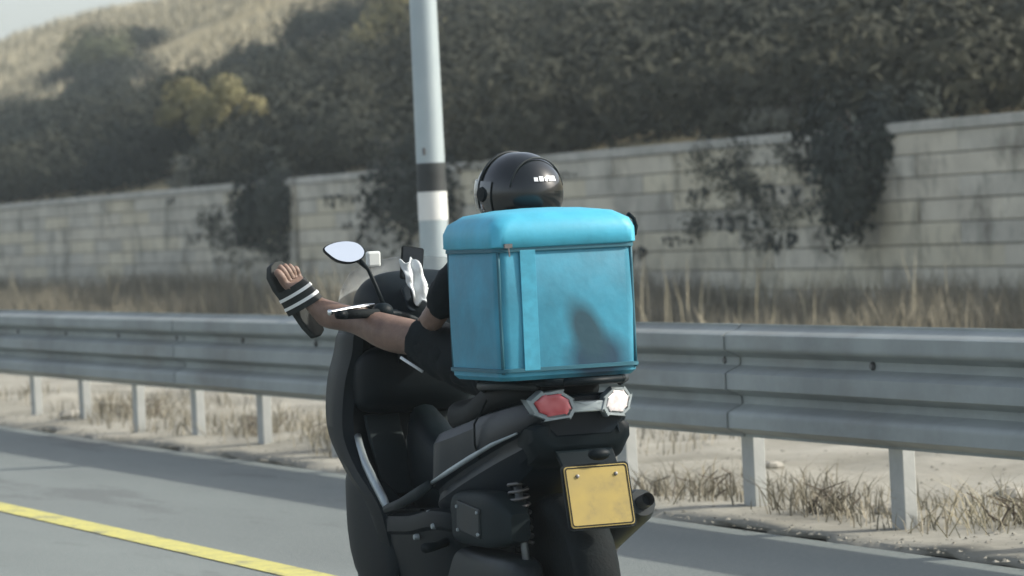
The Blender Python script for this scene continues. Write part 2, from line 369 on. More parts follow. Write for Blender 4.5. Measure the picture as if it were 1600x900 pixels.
def blades(X, Y, Z, H, W, seed, lean=.35):
    g = np.random.default_rng(seed); n = len(X)
    a = g.uniform(0, 6.28, n); dx, dy = np.cos(a)*W, np.sin(a)*W
    la = g.uniform(0, 6.28, n); ll = H*lean*g.uniform(.1, 1, n)
    tx, ty = X+np.cos(la)*ll, Y+np.sin(la)*ll; mx, my = X+np.cos(la)*ll*.35, Y+np.sin(la)*ll*.35
    V = np.stack([np.stack([X-dx, Y-dy, Z-.03], 1), np.stack([X+dx, Y+dy, Z-.03], 1),
                  np.stack([mx+dx*.7, my+dy*.7, Z+H*.55], 1), np.stack([mx-dx*.7, my-dy*.7, Z+H*.55], 1),
                  np.stack([tx, ty, Z+H], 1)], 1)
    b = (np.arange(n)*5)[:, None]
    T = np.concatenate([b+np.array([[0, 1, 2]]), b+np.array([[0, 2, 3]]), b+np.array([[3, 2, 4]])])
    return V.reshape(-1, 3), T
# tall dry grass along the foot of the wall
g = np.random.default_rng(61); n = 60000
X = WALLX-.1-g.random(n)**1.3*4.2; t = g.random(n); Y = 28+54*t
dens = fbm(X*.5, Y*.35, 41); k = dens > .36; X, Y, dens = X[k], Y[k], dens[k]
H = (.15+.75*np.clip((dens-.3)*1.9, 0, 1))*g.uniform(.5, 1.15, len(X))
V, F = blades(X, Y, verge_z(X, Y), H, .008*g.uniform(.6, 1.5, len(X)), 62, .5)
tag(npmesh('tall_dry_grass', V, F, straw2), 'tall brown dry grass along the foot of the wall', 'grass', kind='stuff')
n = 420; X = WALLX-.2-g.random(n)*3.5; Y = 29+50*g.random(n)
V, F = blades(X, Y, verge_z(X, Y), g.uniform(.4, 1.05, n), .009*g.uniform(.7, 1.4, n), 63, .35)
tag(npmesh('straw_stalks', V, F, strawm), 'pale straw stalks standing in the grass by the wall', 'grass', kind='stuff')
# short thin grass on the verge behind the barrier
n = 26000; X = 7.0+g.random(n)**1.2*9; Y = 8+34*g.random(n); dens = fbm(X*.8, Y*.6, 44); k = dens > .56; X, Y, dens = X[k], Y[k], dens[k]
V, F = blades(X, Y, verge_z(X, Y), g.uniform(.03, .14, len(X)), .004*g.uniform(.6, 1.5, len(X)), 64, .8)
tag(npmesh('short_dry_grass', V, F, straw2), 'thin short dry grass on the verge behind the barrier', 'grass', kind='stuff')
# dry grass on the ridge
n = 60000; X = 27+40*g.random(n); Y = X/np.tan(np.radians(13+11*g.random(n))); k = fbm(X*.2, Y*.15, 47) > .35; X, Y = X[k], Y[k]
V, F = blades(X, Y, hill_z(X, Y), g.uniform(.2, .6, len(X)), .03*g.uniform(.6, 1.5, len(X)), 65, .5)
tag(npmesh('ridge_grass', V, F, strawm), 'sunlit dry yellow grass on the ridge', 'grass', kind='stuff')
# weeds and stones under the barrier
def weed(x, y, n, h, spread, label, m, seed):
    g = np.random.default_rng(seed); root = empty('dry_weed', (x, y, 0)); tag(root, label, 'weed', 'dry weeds under the barrier')
    X = g.normal(0, spread*1.2, n); Y = g.normal(0, spread*2.0, n)
    zz = verge_z(X+x, Y+y); V, F = blades(X, Y, zz, h*g.uniform(.25, 1.1, n)**1.0, .0028*g.uniform(.6, 1.6, n), seed, 2.4)
    tag(npmesh('stalks', V, F, m, root), kind='stuff')
    for k in range(14):
        a = g.uniform(0, 6.28); L = h*1.2*g.uniform(.6, 1.2); p = Vector((g.normal()*spread*.6, g.normal()*spread*.6, float(verge_z(np.array(x), np.array(y)))))
        q = p+Vector((math.cos(a)*L*.6, math.sin(a)*L*.6, L*.5)); t = MB(); t.tube([p, (p+q)/2+Vector((g.normal()*.03, g.normal()*.03, L*.12)), q], [.005, .004, .002], 5)
        t.build('twig', barkm, root)
weed(7.45, 22.6, 260, .20, .16, 'dry weed tuft between the two posts at the far left', straw2, 71)
weed(7.5, 21.2, 220, .18, .13, 'bushy dry weed right of the post nearest the foot', straw2, 72)
weed(7.55, 20.5, 420, .26, .16, 'low dry weed beside the scooter front, under the beam', strawm, 73)
weed(7.25, 15.6, 300, .17, .2, 'flattened dry weed behind the number plate, left of the post', straw2, 74)
weed(7.2, 14.0, 200, .2, .09, 'small dry weed just right of the lone post at the right', straw2, 75)
weed(7.4, 12.8, 240, .2, .16, 'dry weed tuft under the beam near the right edge', strawm, 76)
weed(7.5, 25.6, 240, .2, .16, 'dry weed tuft under the beam near the left edge', straw2, 77)
gm = MB(); gg = random.Random(5)
for i in range(5200):
    x = 6.62+gg.random()**1.5*2.6; y = gg.uniform(9, 30); q = .004+.011*gg.random()**2.5; a = gg.random()*6
    z = float(verge_z(np.array(x), np.array(y)))
    vs = [(x+math.cos(a)*q*1.3, y+math.sin(a)*q*1.3, z), (x-math.sin(a)*q, y+math.cos(a)*q, z), (x-math.cos(a)*q*1.2, y-math.sin(a)*q*1.2, z), (x+math.sin(a)*q, y-math.cos(a)*q, z), (x+gg.gauss(0, q*.4), y+gg.gauss(0, q*.4), z+q*gg.uniform(.4, .8))]
    gm.add(vs, [(0, 1, 4), (1, 2, 4), (2, 3, 4), (3, 0, 4)])
tag(gm.build('gravel', mat('gravel', (.15, .145, .12), .95, scale=9, col2=(.33, .31, .26), detail=2), fixn=False), 'loose pale gravel and grit along the road edge', 'gravel', kind='stuff')
stonem = mat('stone', (.36, .34, .29), .9, scale=5, col2=(.24, .23, .2), bump=.5, bscale=30)
for i in range(18):
    x = random.uniform(6.95, 8.6); y = random.uniform(11.5, 28); s = random.uniform(.025, .09)
    m = MB(); m.ell((0, 0, 0), (s*random.uniform(.8, 1.3), s*random.uniform(.8, 1.5), s*random.uniform(.45, .7)), 8, 6)
    m.v = [tuple(c*random.uniform(.85, 1.15) for c in p) for p in m.v]
    o = m.build('stone', stonem); o.location = (x, y, float(verge_z(np.array(x), np.array(y)))+s*.25); o.rotation_euler.z = random.random()*6
    tag(o, 'small rough stone lying on the verge under the crash barrier', 'stone', 'stones under the barrier')

# ------------------------------------------------------------------ crash barrier (three-wave beam)
galv = mat('galvanised', (.36, .392, .378), .72, metal=.2, scale=1.4, col2=(.26, .28, .27), bump=.12, bscale=40, detail=8)
overlay(galv, 1.6, .5, .75, (.20, .185, .155), (1, .5, 1.6), .55)
galv2 = mat('galvanised_post', (.46, .47, .45), .65, metal=.35, scale=4, col2=(.36, .37, .35), bump=.1)
boltm = mat('bolt_dark', (.16, .16, .16), .5, metal=.8)
RX = 7.0
rail = empty('crash_barrier', (RX, 20, 0)); tag(rail, 'grey galvanised crash barrier with three-wave beam beside the road', 'barrier')
def wave(z):   # depth of the face towards the road at height z 0..1
    return .042*math.cos(z*2*math.pi*3-math.pi)*.5
prof = []
key = [(0, .0), (.03, .0), (.085, -.082), (.215, -.082), (.30, -.004), (.355, -.004), (.435, -.082), (.565, -.082), (.645, -.004), (.70, -.004), (.785, -.082), (.915, -.082), (.97, 0), (1, 0)]
def smoothp(t):
    for (a, va), (b, vb) in zip(key[:-1], key[1:]):
        if a <= t <= b:
            k = (t-a)/(b-a); k = k*k*(3-2*k); return va+(vb-va)*k
N = 44; prof = [(smoothp(i/N), .345+.505*i/N) for i in range(N+1)]
def beam_mesh(L):
    m = MB(); th = .003
    ring = [(x-th, z) for x, z in prof]+[(x+th, z) for x, z in reversed(prof)]
    m.loft([[Vector((x, -L/2, z)) for x, z in ring], [Vector((x, L/2, z)) for x, z in ring]])
    return m
bl = 4.2; b0 = beam_mesh(bl+.30).build('beam', galv, rail, smooth=True, angle=50)
POST0 = 22.95; SP = 1.40
posts = [POST0+SP*k for k in range(-14, 20)]
for k in range(13):
    o = b0 if k == 0 else b0.copy()
    if k: COL.objects.link(o)
    o.location = (-.006*(k % 2), POST0-14*SP+SP/2+bl*k-20, 0); o.rotation_euler = (0, 0, random.gauss(0, .0012))
pm = MB()
ring = [(-.03, -.06), (.03, -.06), (.03, -.045), (-.018, -.045), (-.018, .045), (.03, .045), (.03, .06), (-.03, .06)]
pm.loft([[Vector((x, y, z)) for x, y in ring] for z in (-.3, .80)])
p0 = pm.build('post', galv2, rail, bevel=.004)
sm = MB(); sm.box((0, 0, 0), (.035, .05, .16)); s0 = sm.build('spacer', galv2, rail, bevel=.004)
bm_ = MB(); bm_.lathe([(.001, -.012), (.012, -.012), (.018, -.004), (.018, .004)], Matrix(), 12); bo0 = bm_.build('bolt', boltm, rail, smooth=True, angle=40)
first = True
for k, y in enumerate(posts):
    if y < 3 or y > 50: continue
    for base, offs in ((p0, [(.105, 0, 0)]), (s0, [(.045, 0, .60)]), (bo0, [(-.012, 0, .685)])):
        for of in offs:
            o = base if (first and of == offs[0]) else base.copy()
            if o is not base: COL.objects.link(o)
            o.location = (of[0], y-20+of[1], of[2])
            if base is p0: o.rotation_euler = (random.gauss(0, .006), random.gauss(0, .006), 0)
    first = False
# ------------------------------------------------------------------ street light pole with painted foot
polem = mat('pole_grey', (.40, .46, .47), .45, metal=.25, scale=1.5, col2=(.33, .39, .41), detail=5)
pblack = mat('pole_black', (.03, .035, .035), .6, var=.3, scale=8); pwhite = mat('pole_white', (.66, .67, .64), .6, var=.08, scale=6)
PX, PY = 7.8, 20.22
pole = empty('lamp_post', (PX, PY, 0)); tag(pole, 'tall grey lamp post with one black and one white band behind the barrier', 'lamp post')
def pr(z): return .094-.0042*z
m = MB(); m.lathe([(pr(0), 0), (pr(9), 9)], Matrix.Rotation(-math.pi/2, 4, 'Y'), 28); m.build('shaft', polem, pole, smooth=True, angle=40)
for nm_, z0, mt_ in (('white_band', 1.385, pwhite), ('black_band', 1.558, pblack)):
    m = MB(); m.lathe([(pr(z0)+.002, z0), (pr(z0+.17)+.002, z0+.172)], Matrix.Rotation(-math.pi/2, 4, 'Y'), 28)
    m.build(nm_, mt_, pole, smooth=True, angle=40)
m = MB(); m.box((0, 0, .01), (.17, .17, .012)); m.build('base_plate', galv2, pole, bevel=.003)
m = MB(); m.box((-.062, -.062, 1.80), (.009, .009, .022), Matrix.Rotation(R(-45), 3, 'Z')); m.build('lock', boltm, pole, bevel=.003)
m = MB(); m.tube([(0, 0, 8.9), (-.1, 0, 9.4), (-.7, 0, 9.8), (-1.8, 0, 9.95)], [.055, .05, .045, .04], 12); m.build('arm', polem, pole, smooth=True)
m = MB(); m.loft([superring(yy, 0, 0, hw, hh) for yy, hw, hh in ((-.3, .05, .03), (-.2, .12, .05), (.15, .14, .06), (.35, .06, .03))])
o = m.build('lamp_head', galv2, pole, smooth=True); o.rotation_euler = (0, 0, math.pi/2); o.location = (-2.05, 0, 9.95)

hzb = MB(); hzb.box((0, 0, 15), (720, 720, 17)); hzb = hzb.build('haze', None); tag(hzb, 'thin dusty summer haze', 'haze', kind='stuff')
hm_ = bpy.data.materials.new('haze_air'); hm_.use_nodes = True; hn = hm_.node_tree.nodes; hn.clear()
ho = hn.new('ShaderNodeOutputMaterial'); hv = hn.new('ShaderNodeVolumePrincipled'); hv.inputs['Density'].default_value = .00085; hv.inputs['Color'].default_value = (.82, .93, .95, 1); hv.inputs['Anisotropy'].default_value = .2
hm_.node_tree.links.new(hv.outputs[0], ho.inputs['Volume']); hzb.data.materials.clear(); hzb.data.materials.append(hm_)
# ================================================================== SCOOTER
OX, OY = 4.1, 10.3
sco = empty('motor_scooter', (OX, OY, 0)); tag(sco, 'black maxi scooter with silver trim and yellow number plate, seen from behind', 'scooter')
plast = mat('black_plastic', (.0035, .008, .0105), .5, var=.3, scale=5, bump=.05, bscale=300, spec=.16)
gloss = mat('black_gloss', (.004, .009, .014), .36, var=.3, scale=3, spec=.24)
panelm = mat('inner_panel', (.009, .016, .018), .6, spec=.2, var=.15, scale=7, bump=.06, bscale=400)
rubber = mat('rubber', (.006, .009, .010), .8, spec=.2, var=.3, scale=12, bump=.2, bscale=90)
silver = mat('satin_silver', (.30, .345, .36), .38, metal=.5, var=.15, scale=9)
chrome = mat('chrome', (.75, .77, .78), .15, metal=1.0)
alloy = mat('alloy', (.20, .22, .23), .45, metal=.8, var=.25, scale=8)
engm = mat('engine_case', (.015, .021, .023), .5, metal=.3, var=.3, scale=10)
seatm = mat('seat_vinyl', (.005, .008, .009), .6, spec=.2, var=.2, scale=10, bump=.1, bscale=250)
# front fairing and leg shield, stacked level sections (z, half width, wing rear edge y, inner face y, nose y)
FS = [(.20, .18, .34, .38, .50), (.30, .215, .26, .40, .52), (.40, .238, .25, .44, .55), (.485, .248, .29, .47, .60), (.58, .250, .46, .52, .74), (.67, .245, .58, .60, .88), (.75, .240, .605, .63, .94),
      (.86, .228, .595, .625, .95), (.95, .212, .56, .60, .92), (1.02, .205, .54, .57, .87), (1.07, .16, .52, .55, .80)]
rings = []
for z, hw, yw, yi, yf in FS:
    q = []
    half = [(0, yi), (hw*.45, yi), (hw*.66, yi-.004), (hw*.74, yw+(yi-yw)*.4), (hw*.84, yw), (hw*.97, yw+.02), (hw*1.0, yw+.08 if yw+.10 < yf-.05 else (yw+yf)/2), (hw*.93, yw+(yf-yw)*.62), (hw*.66, yw+(yf-yw)*.88), (hw*.3, yw+(yf-yw)*.98)]
    left = [Vector((-x, y, z)) for x, y in half]; nose = [Vector((0, yf, z))]; right = [Vector((x, y, z)) for x, y in reversed(half[1:])]
    rings.append(left+nose+right)
m = MB(); m.loft(smooth_rings(rings, 4)); m.build('front_fairing', plast, sco, smooth=True, angle=32)
# inner panel the rider's knees face
m = MB()
for s_ in (-1, 1):
    m.loft([[Vector((s_*a, yy-.012, z)) for a in (.045, .165)]+[Vector((s_*a, yy+.01, z)) for a in (.165, .045)] for z, yy in ((.50, .45), (.58, .505), (.66, .565), (.72, .60), (.75, .61))])
m.build('knee_panel', panelm, sco, smooth=True, bevel=.006, angle=40)
m = MB(); m.loft(smooth_rings([superring(y, 0, z, hw, hh, 4.5, 28) for y, z, hw, hh in ((.66, .86, .20, .11), (.58, .86, .20, .11), (.53, .87, .185, .10), (.50, .88, .15, .07), (.49, .88, .10, .04))], 3)); m.build('glove_box', plast, sco, smooth=True, angle=30)
# silver trim: a V on each side, down the shield's edge and up to the tail
def ribbon(pts, w0, th, n=8):
    mm = MB(); rr = []
    pts = [Vector(p) for p in pts]
    for i, p in enumerate(pts):
        t = (pts[min(i+1, len(pts)-1)]-pts[max(i-1, 0)]).normalized(); ww = w0[i]
        nx = Vector((1, 0, 0)); b = t.cross(nx).normalized(); nx = b.cross(t).normalized()
        rr.append([p+b*ww*math.cos(a)+nx*th*math.sin(a) for a in [2*math.pi*k/n for k in range(n)]])
    mm.loft(rr); return mm
for s_ in (-1, 1):
    ribbon([(s_*.193, .60, .69), (s_*.204, .55, .655), (s_*.218, .47, .605), (s_*.224, .385, .555), (s_*.232, .275, .497), (s_*.236, .235, .474)], [.004, .012, .018, .021, .019, .012], .012).build('shield_trim', silver, sco, smooth=True)
    # cheek of the lower fairing beside the front wheel
    m = MB(); m.loft([superring(y, s_*.185, z, hw, hh, 5, 24) for y, z, hw, hh in ((.22, .34, .03, .10), (.34, .35, .05, .15), (.48, .37, .058, .18), (.58, .40, .055, .17), (.66, .46, .04, .12), (.70, .50, .02, .05))]); m.build('lower_fairing', plast, sco, smooth=True, sub=1)
    ribbon([(s_*.240, .24, .470), (s_*.243, .10, .495), (s_*.235, -.04, .535), (s_*.228, -.13, .565)], [.014, .017, .02, .016], .010).build('floor_trim', panelm, sco, smooth=True)
    ribbon([(s_*.222, -.10, .562), (s_*.215, -.25, .608), (s_*.203, -.40, .655), (s_*.19, -.55, .700), (s_*.17, -.70, .738)], [.006, .009, .009, .007, .003], .006).build('side_trim', silver, sco, smooth=True)
# floorboards and lower side
ks = []
for y, zt, zb, w_ in ((.42, .42, .24, .18), (.28, .452, .20, .228), (.05, .468, .19, .24), (-.12, .492, .20, .236), (-.24, .49, .25, .212), (-.31, .46, .31, .15)):
    ks.append(mirrored([(0, zt), (w_*.90, zt), (w_*.98, zt-.008), (w_, zt-.02), (w_, zt-.055), (w_*.955, zt-.066), (w_*.945, zt-.09), (w_*.85, zb+.05), (w_*.6, zb), (0, zb)], y))
m = MB(); m.loft(smooth_rings(ks, 4)); m.build('floorboard', plast, sco, smooth=True, angle=28)
for s_ in (-1, 1):   # rubber tread strips on the boards
    for q in range(4):
        m = MB(); m.box((s_*(.13+.025*q), .14, .469), (.007, .13, .004), Matrix.Rotation(R(-4), 3, 'X')); m.build('tread_strip', rubber, sco, bevel=.002)
m = MB(); m.loft([superring(y, 0, z, hw, hh, 3, 20) for y, z, hw, hh in ((.56, .60, .06, .24), (.42, .58, .075, .16), (.25, .55, .085, .12), (.08, .56, .095, .14), (-.04, .60, .11, .17), (-.12, .62, .11, .16))])
m.build('tunnel', plast, sco, smooth=True, sub=1)
# body under the seat, running up to the tail
ks = []
for y, zt, zb, w_, zc in ((.07, .68, .50, .06, .58), (-.01, .71, .46, .14, .54), (-.12, .735, .44, .218, .562), (-.28, .765, .455, .214, .617), (-.45, .80, .515, .202, .67), (-.60, .825, .585, .186, .715), (-.70, .84, .64, .17, .745), (-.775, .845, .70, .148, .775), (-.80, .838, .73, .12, .785)):
    ks.append(mirrored([(0, zt), (w_*.58, zt), (w_*.86, zt-.02), (w_*.95, zt-.05 if zt-.05 > zc+.03 else zc+.03), (w_*.985, zc+.008), (w_*.975, zc-.004), (w_*.90, zc-.014), (w_*.885, zc-.03), (w_*.92, zc-.055), (w_*.86, max(zb+.02, zc-.09)), (w_*.70, zb), (0, zb)], y))
m = MB(); m.loft(smooth_rings(ks, 4)); m.build('side_cover', gloss, sco, smooth=True, angle=26)
for s_ in (-1, 1):   # seam between the cover and the tail piece, grab rail
    m = MB(); m.tube([(s_*.178, -.50, .83), (s_*.205, -.46, .76), (s_*.205, -.455, .70), (s_*.19, -.45, .655)], .0035, 6); m.build('panel_seam', rubber, sco)
    m = MB(); m.tube([(s_*.15, -.42, .855), (s_*.195, -.50, .872), (s_*.19, -.68, .878), (s_*.13, -.78, .872)], [.010, .013, .013, .010], 10); m.build('grab_rail', engm, sco, smooth=True)
m = MB(); m.loft([superring(y, 0, z, hw, hh, 3.0, 20) for y, z, hw, hh in ((.10, .755, .05, .03), (.05, .76, .10, .05), (-.08, .765, .14, .055), (-.25, .77, .16, .055), (-.33, .80, .165, .06), (-.45, .84, .165, .06), (-.60, .855, .15, .05), (-.66, .855, .12, .03))])
m.build('seat', seatm, sco, smooth=True, sub=1)
# rear rack that carries the box
m = MB()
for s_ in (-1, 1):
    m.tube([(s_*.12, -.50, .84), (s_*.13, -.62, .875), (s_*.13, -.80, .885), (s_*.09, -.88, .885)], .011, 8)
m.tube([(-.09, -.88, .885), (.09, -.88, .885)], .011, 8); m.tube([(-.13, -.70, .882), (.13, -.70, .882)], .009, 8)
m.build('rack', plast, sco, smooth=True)
# tail light: silver surround, two lenses
redl = mat('red_lens', (.42, .05, .06), .25, coat=.6, scale=24, col2=(.58, .16, .17), detail=1)
glarel = mat('glare_lens', (.70, .68, .67), .25, coat=.6, scale=60, col2=(.58, .50, .50), detail=1)  # sun glare on the right lens, put into its pale colour
def ty(x): return -.842+2.6*x*x
def tailpoly(name, pts, off, mt, th=.012, inset=None):
    # polygon in (x,z) wrapped on the curved tail, dense border so that it bends
    P = []
    for (a, b), (c, e) in zip(pts, pts[1:]+pts[:1]):
        for k in range(6): P.append((a+(c-a)*k/4, b+(e-b)*k/4))
    cx = sum(p[0] for p in P)/len(P); cz = sum(p[1] for p in P)/len(P)
    n = len(P); mm = MB()
    def ring(s, o): return [Vector((cx+(x-cx)*s, ty(cx+(x-cx)*s)-o, cz+(z-cz)*s)) for x, z in P]
    if name == 'light_surround': mm.loft([ring(1, off-.03), ring(1, off), ring(.96, off+th), ring(.80, off+th), ring(.77, off-.004), ring(.4, off-.006), ring(.1, off-.006)])
    else: mm.loft([ring(1, off-.03), ring(1, off), ring(.95, off+th*.7), ring(.8, off+th), ring(.6, off+th), ring(.4, off+th), ring(.2, off+th), ring(.05, off+th)])
    return mm.build(name, mt, sco, smooth=True, angle=35)
LL = [(-.166, .828), (-.138, .856), (-.085, .862), (-.052, .840), (-.040, .806), (-.054, .782), (-.115, .774), (-.148, .790)]
for s_, lm in ((-1, redl), (1, glarel)):
    big = [(s_*abs(x), z) for x, z in LL]
    cx = sum(p[0] for p in big)/8; cz = sum(p[1] for p in big)/8
    tailpoly('light_surround', big, .006, silver, .006)
    o = tailpoly('tail_light', [(cx+(x-cx)*.74, cz+.002+(z-cz)*.74) for x, z in big], .008, lm, .006)
    if s_ > 0: o['label'] = 'right tail lens coloured pale like sun glare'
    # turn signal wedge on the flank
tailpoly('light_bridge', [(-.055, .826), (.055, .826), (.055, .795), (-.055, .795)], .002, silver, .006)
ks = [mirrored([(0, zt), (w_*.9, zt), (w_, zt-.015), (w_, zm), (w_*.86, zb+.012), (w_*.7, zb), (0, zb)], y) for y, zt, zm, zb, w_ in ((-.50, .70, .64, .58, .14), (-.65, .755, .69, .62, .155), (-.745, .765, .705, .65, .158), (-.785, .762, .72, .68, .15), (-.797, .755, .735, .70, .13))]
m = MB(); m.loft(smooth_rings(ks, 3)); m.build('tail_underside', plast, sco, smooth=True, angle=28)
# mud guard and number plate carrier
m = MB(); m.loft([[Vector((s_*hw, y+(0 if k else .02), z)) for s_, k in ((-1, 1), (1, 1), (1, 0), (-1, 0))] for y, z, hw in ((-.70, .72, .10), (-.80, .68, .09), (-.865, .61, .085), (-.885, .54, .085), (-.90, .47, .07))])
m.build('mudguard', plast, sco, bevel=.008)
platem = mat('plate_yellow', (.36, .265, .065), .5, scale=14, col2=(.30, .225, .065))
pf = Matrix.Translation((-.012, -.905, .555)) @ Matrix.Rotation(R(-14), 4, 'X')
def rrect(w_, h_, rad, n=5):
    P = []
    for cx, cy, a0 in ((w_-rad, h_-rad, 0), (-w_+rad, h_-rad, 90), (-w_+rad, -h_+rad, 180), (w_-rad, -h_+rad, 270)):
        for k in range(n+1):
            a = R(a0+90*k/n); P.append((cx+rad*math.cos(a), cy+rad*math.sin(a)))
    return P
m = MB(); m.prism(rrect(.105, .095, .012), .008, pf @ Matrix.Rotation(R(90), 4, 'X')); m.build('plate_holder', plast, sco)
m = MB(); m.prism(rrect(.099, .089, .010), .004, pf @ Matrix.Translation((0, -.0085, 0)) @ Matrix.Rotation(R(90), 4, 'X')); pl = m.build('number_plate', platem, sco)
o_, i_ = rrect(.096, .086, .009), rrect(.0925, .0825, .007)
Mp = pf @ Matrix.Translation((0, -.0137, 0)) @ Matrix.Rotation(R(90), 4, 'X'); m = MB(); k_ = len(o_)
m.add([Mp @ Vector((x, y, 0)) for x, y in o_+i_], [(i, (i+1) % k_, k_+(i+1) % k_, k_+i) for i in range(k_)]); m.build('plate_border', rubber, pl)
overlay(platem, 18, .52, .75, (.16, .13, .06), (1, 1, 1), .6)
for s_ in (-1, 1):
    m = MB(); m.lathe([(.001, -.004), (.005, -.003), (.006, .002)], pf @ Matrix.Translation((s_*.06, -.014, .06)) @ Matrix.Rotation(R(90), 4, 'Z'), 10); m.build('screw', boltm, pl)
m = MB(); m.ell((0, -.90, .675), (.035, .02, .018)); m.build('plate_lamp', plast, sco, smooth=True)
# wheels
def wheel(y, rad, wd, z):
    M = Matrix.Translation((0, y, z)); t = MB()
    prof_ = [(rad*.72, -wd*.42), (rad*.82, -wd*.5), (rad*.93, -wd*.45), (rad*.985, -wd*.25), (rad, 0), (rad*.985, wd*.25), (rad*.93, wd*.45), (rad*.82, wd*.5), (rad*.72, wd*.42)]
    root = t.lathe(prof_, M, 40).build('wheel', rubber, sco, smooth=True, angle=50)
    rim = MB(); rim.lathe([(rad*.74, -wd*.40), (rad*.68, -wd*.34), (rad*.66, 0), (rad*.68, wd*.34), (rad*.74, wd*.40)], M, 40)
    rim.lathe([(.001, -.05), (.05, -.05), (.055, 0), (.05, .05), (.001, .05)], M, 20)
    for k in range(5):
        a = k*2*math.pi/5; e = Vector((0, math.cos(a), math.sin(a)))
        rim.tube([Vector((0, y, z))+e*.04, Vector((0, y, z))+e*rad*.70], [.026, .017], 8)
    rim.build('rim', alloy, root, smooth=True, angle=40)
wheel(.80, .285, .12, .285); wheel(-.62, .275, .14, .275)
m = MB()
for s_ in (-1, 1): m.tube([(s_*.085, .80, .285), (s_*.085, .70, .56)], [.024, .022], 10)
m.build('fork', alloy, sco, smooth=True)
m = MB(); rr = []
for k in range(9):
    a = R(20+k*17.5); rr.append([Vector((x, .80+math.cos(a)*(.305+dz), .285+math.sin(a)*(.305+dz))) for x, dz in ((-.075, -.06), (-.07, .005), (0, .02), (.07, .005), (.075, -.06), (0, .012))])
m.loft(rr); m.build('front_mudguard', plast, sco, smooth=True)
# drive case on the left, air box above it, shock absorbers, exhaust on the right
m = MB(); m.loft([superring(y, -.135, z, hw, hh, 4, 24) for y, z, hw, hh in ((-.02, .31, .045, .07), (-.08, .31, .065, .10), (-.25, .30, .065, .085), (-.45, .285, .065, .085), (-.60, .28, .065, .10), (-.70, .28, .045, .07))])
m.build('drive_case', engm, sco, smooth=True, sub=1)
m = MB(); m.loft(smooth_rings([superring(y, -.150, z, hw, hh, 5, 28) for y, z, hw, hh in ((-.19, .46, .03, .04), (-.25, .47, .06, .075), (-.40, .475, .066, .085), (-.55, .475, .062, .08), (-.65, .46, .03, .04))], 3))
m.build('air_box', panelm, sco, smooth=True, angle=30)
m = MB(); m.box((-.217, -.41, .475), (.005, .09, .045), Matrix.Rotation(R(6), 3, 'X')); m.build('air_box_cover', engm, sco, bevel=.004)
for yy, zz in ((-.33, .51), (-.49, .50), (-.33, .44), (-.49, .435)):
    m = MB(); m.lathe([(.001, -.004), (.005, -.004), (.006, .003)], Matrix.Translation((-.2225, yy, zz)), 10); m.build('bolt', silver, sco)
m = MB(); m.tube([(-.10, -.22, .52), (-.17, -.17, .50), (-.19, -.12, .44), (-.15, -.08, .36)], .012, 8); m.build('breather_hose', rubber, sco, smooth=True)
for s_ in (-1, 1):
    m = MB(); a = Vector((s_*.13, -.64, .32)); b = Vector((s_*.12, -.56, .62))
    m.tube([a, b], .013, 8); m.build('shock_absorber', alloy, sco, smooth=True)
    m = MB(); pts = [a.lerp(b, .3+.6*k/80)+Vector((math.cos(k*.62)*.028, math.sin(k*.62)*.028, 0)) for k in range(81)]; m.tube(pts, .0055, 6); m.build('spring', boltm, sco, smooth=True)
m = MB(); m.tube([(.12, .05, .25), (.16, -.2, .25), (.185, -.35, .33), (.19, -.48, .385)], [.02, .022, .028, .05], 12); m.tube([(.19, -.46, .375), (.185, -.52, .41), (.175, -.76, .505), (.175, -.80, .518)], [.042, .052, .052, .04], 18)
m.build('exhaust', engm, sco, smooth=True, angle=50)
m = MB(); m.tube([(.175, -.79, .515), (.178, -.835, .53)], [.022, .02], 14, cap=False); m.build('exhaust_tip', boltm, sco, smooth=True)
# small hardware on the left flank
for (x, y, z, rr_) in ((-.242, -.02, .40, .010), (-.226, -.10, .475, .012), (-.232, -.15, .44, .010)):
    m = MB(); m.lathe([(.001, -.006), (rr_*.8, -.006), (rr_, 0), (rr_, .01)], Matrix.Translation((x, y, z)), 12); m.build('bolt', silver, sco, smooth=True, angle=40)
m = MB(); m.tube([(-.19, -.20, .40), (-.25, -.21, .385), (-.30, -.25, .385)], [.014, .014, .016], 8); m.build('pillion_peg', plast, sco, smooth=True)
m = MB(); m.tube([(-.14, .02, .22), (-.20, -.10, .16), (-.235, -.26, .13)], [.013, .012, .012], 8); m.build('side_stand', engm, sco, smooth=True)
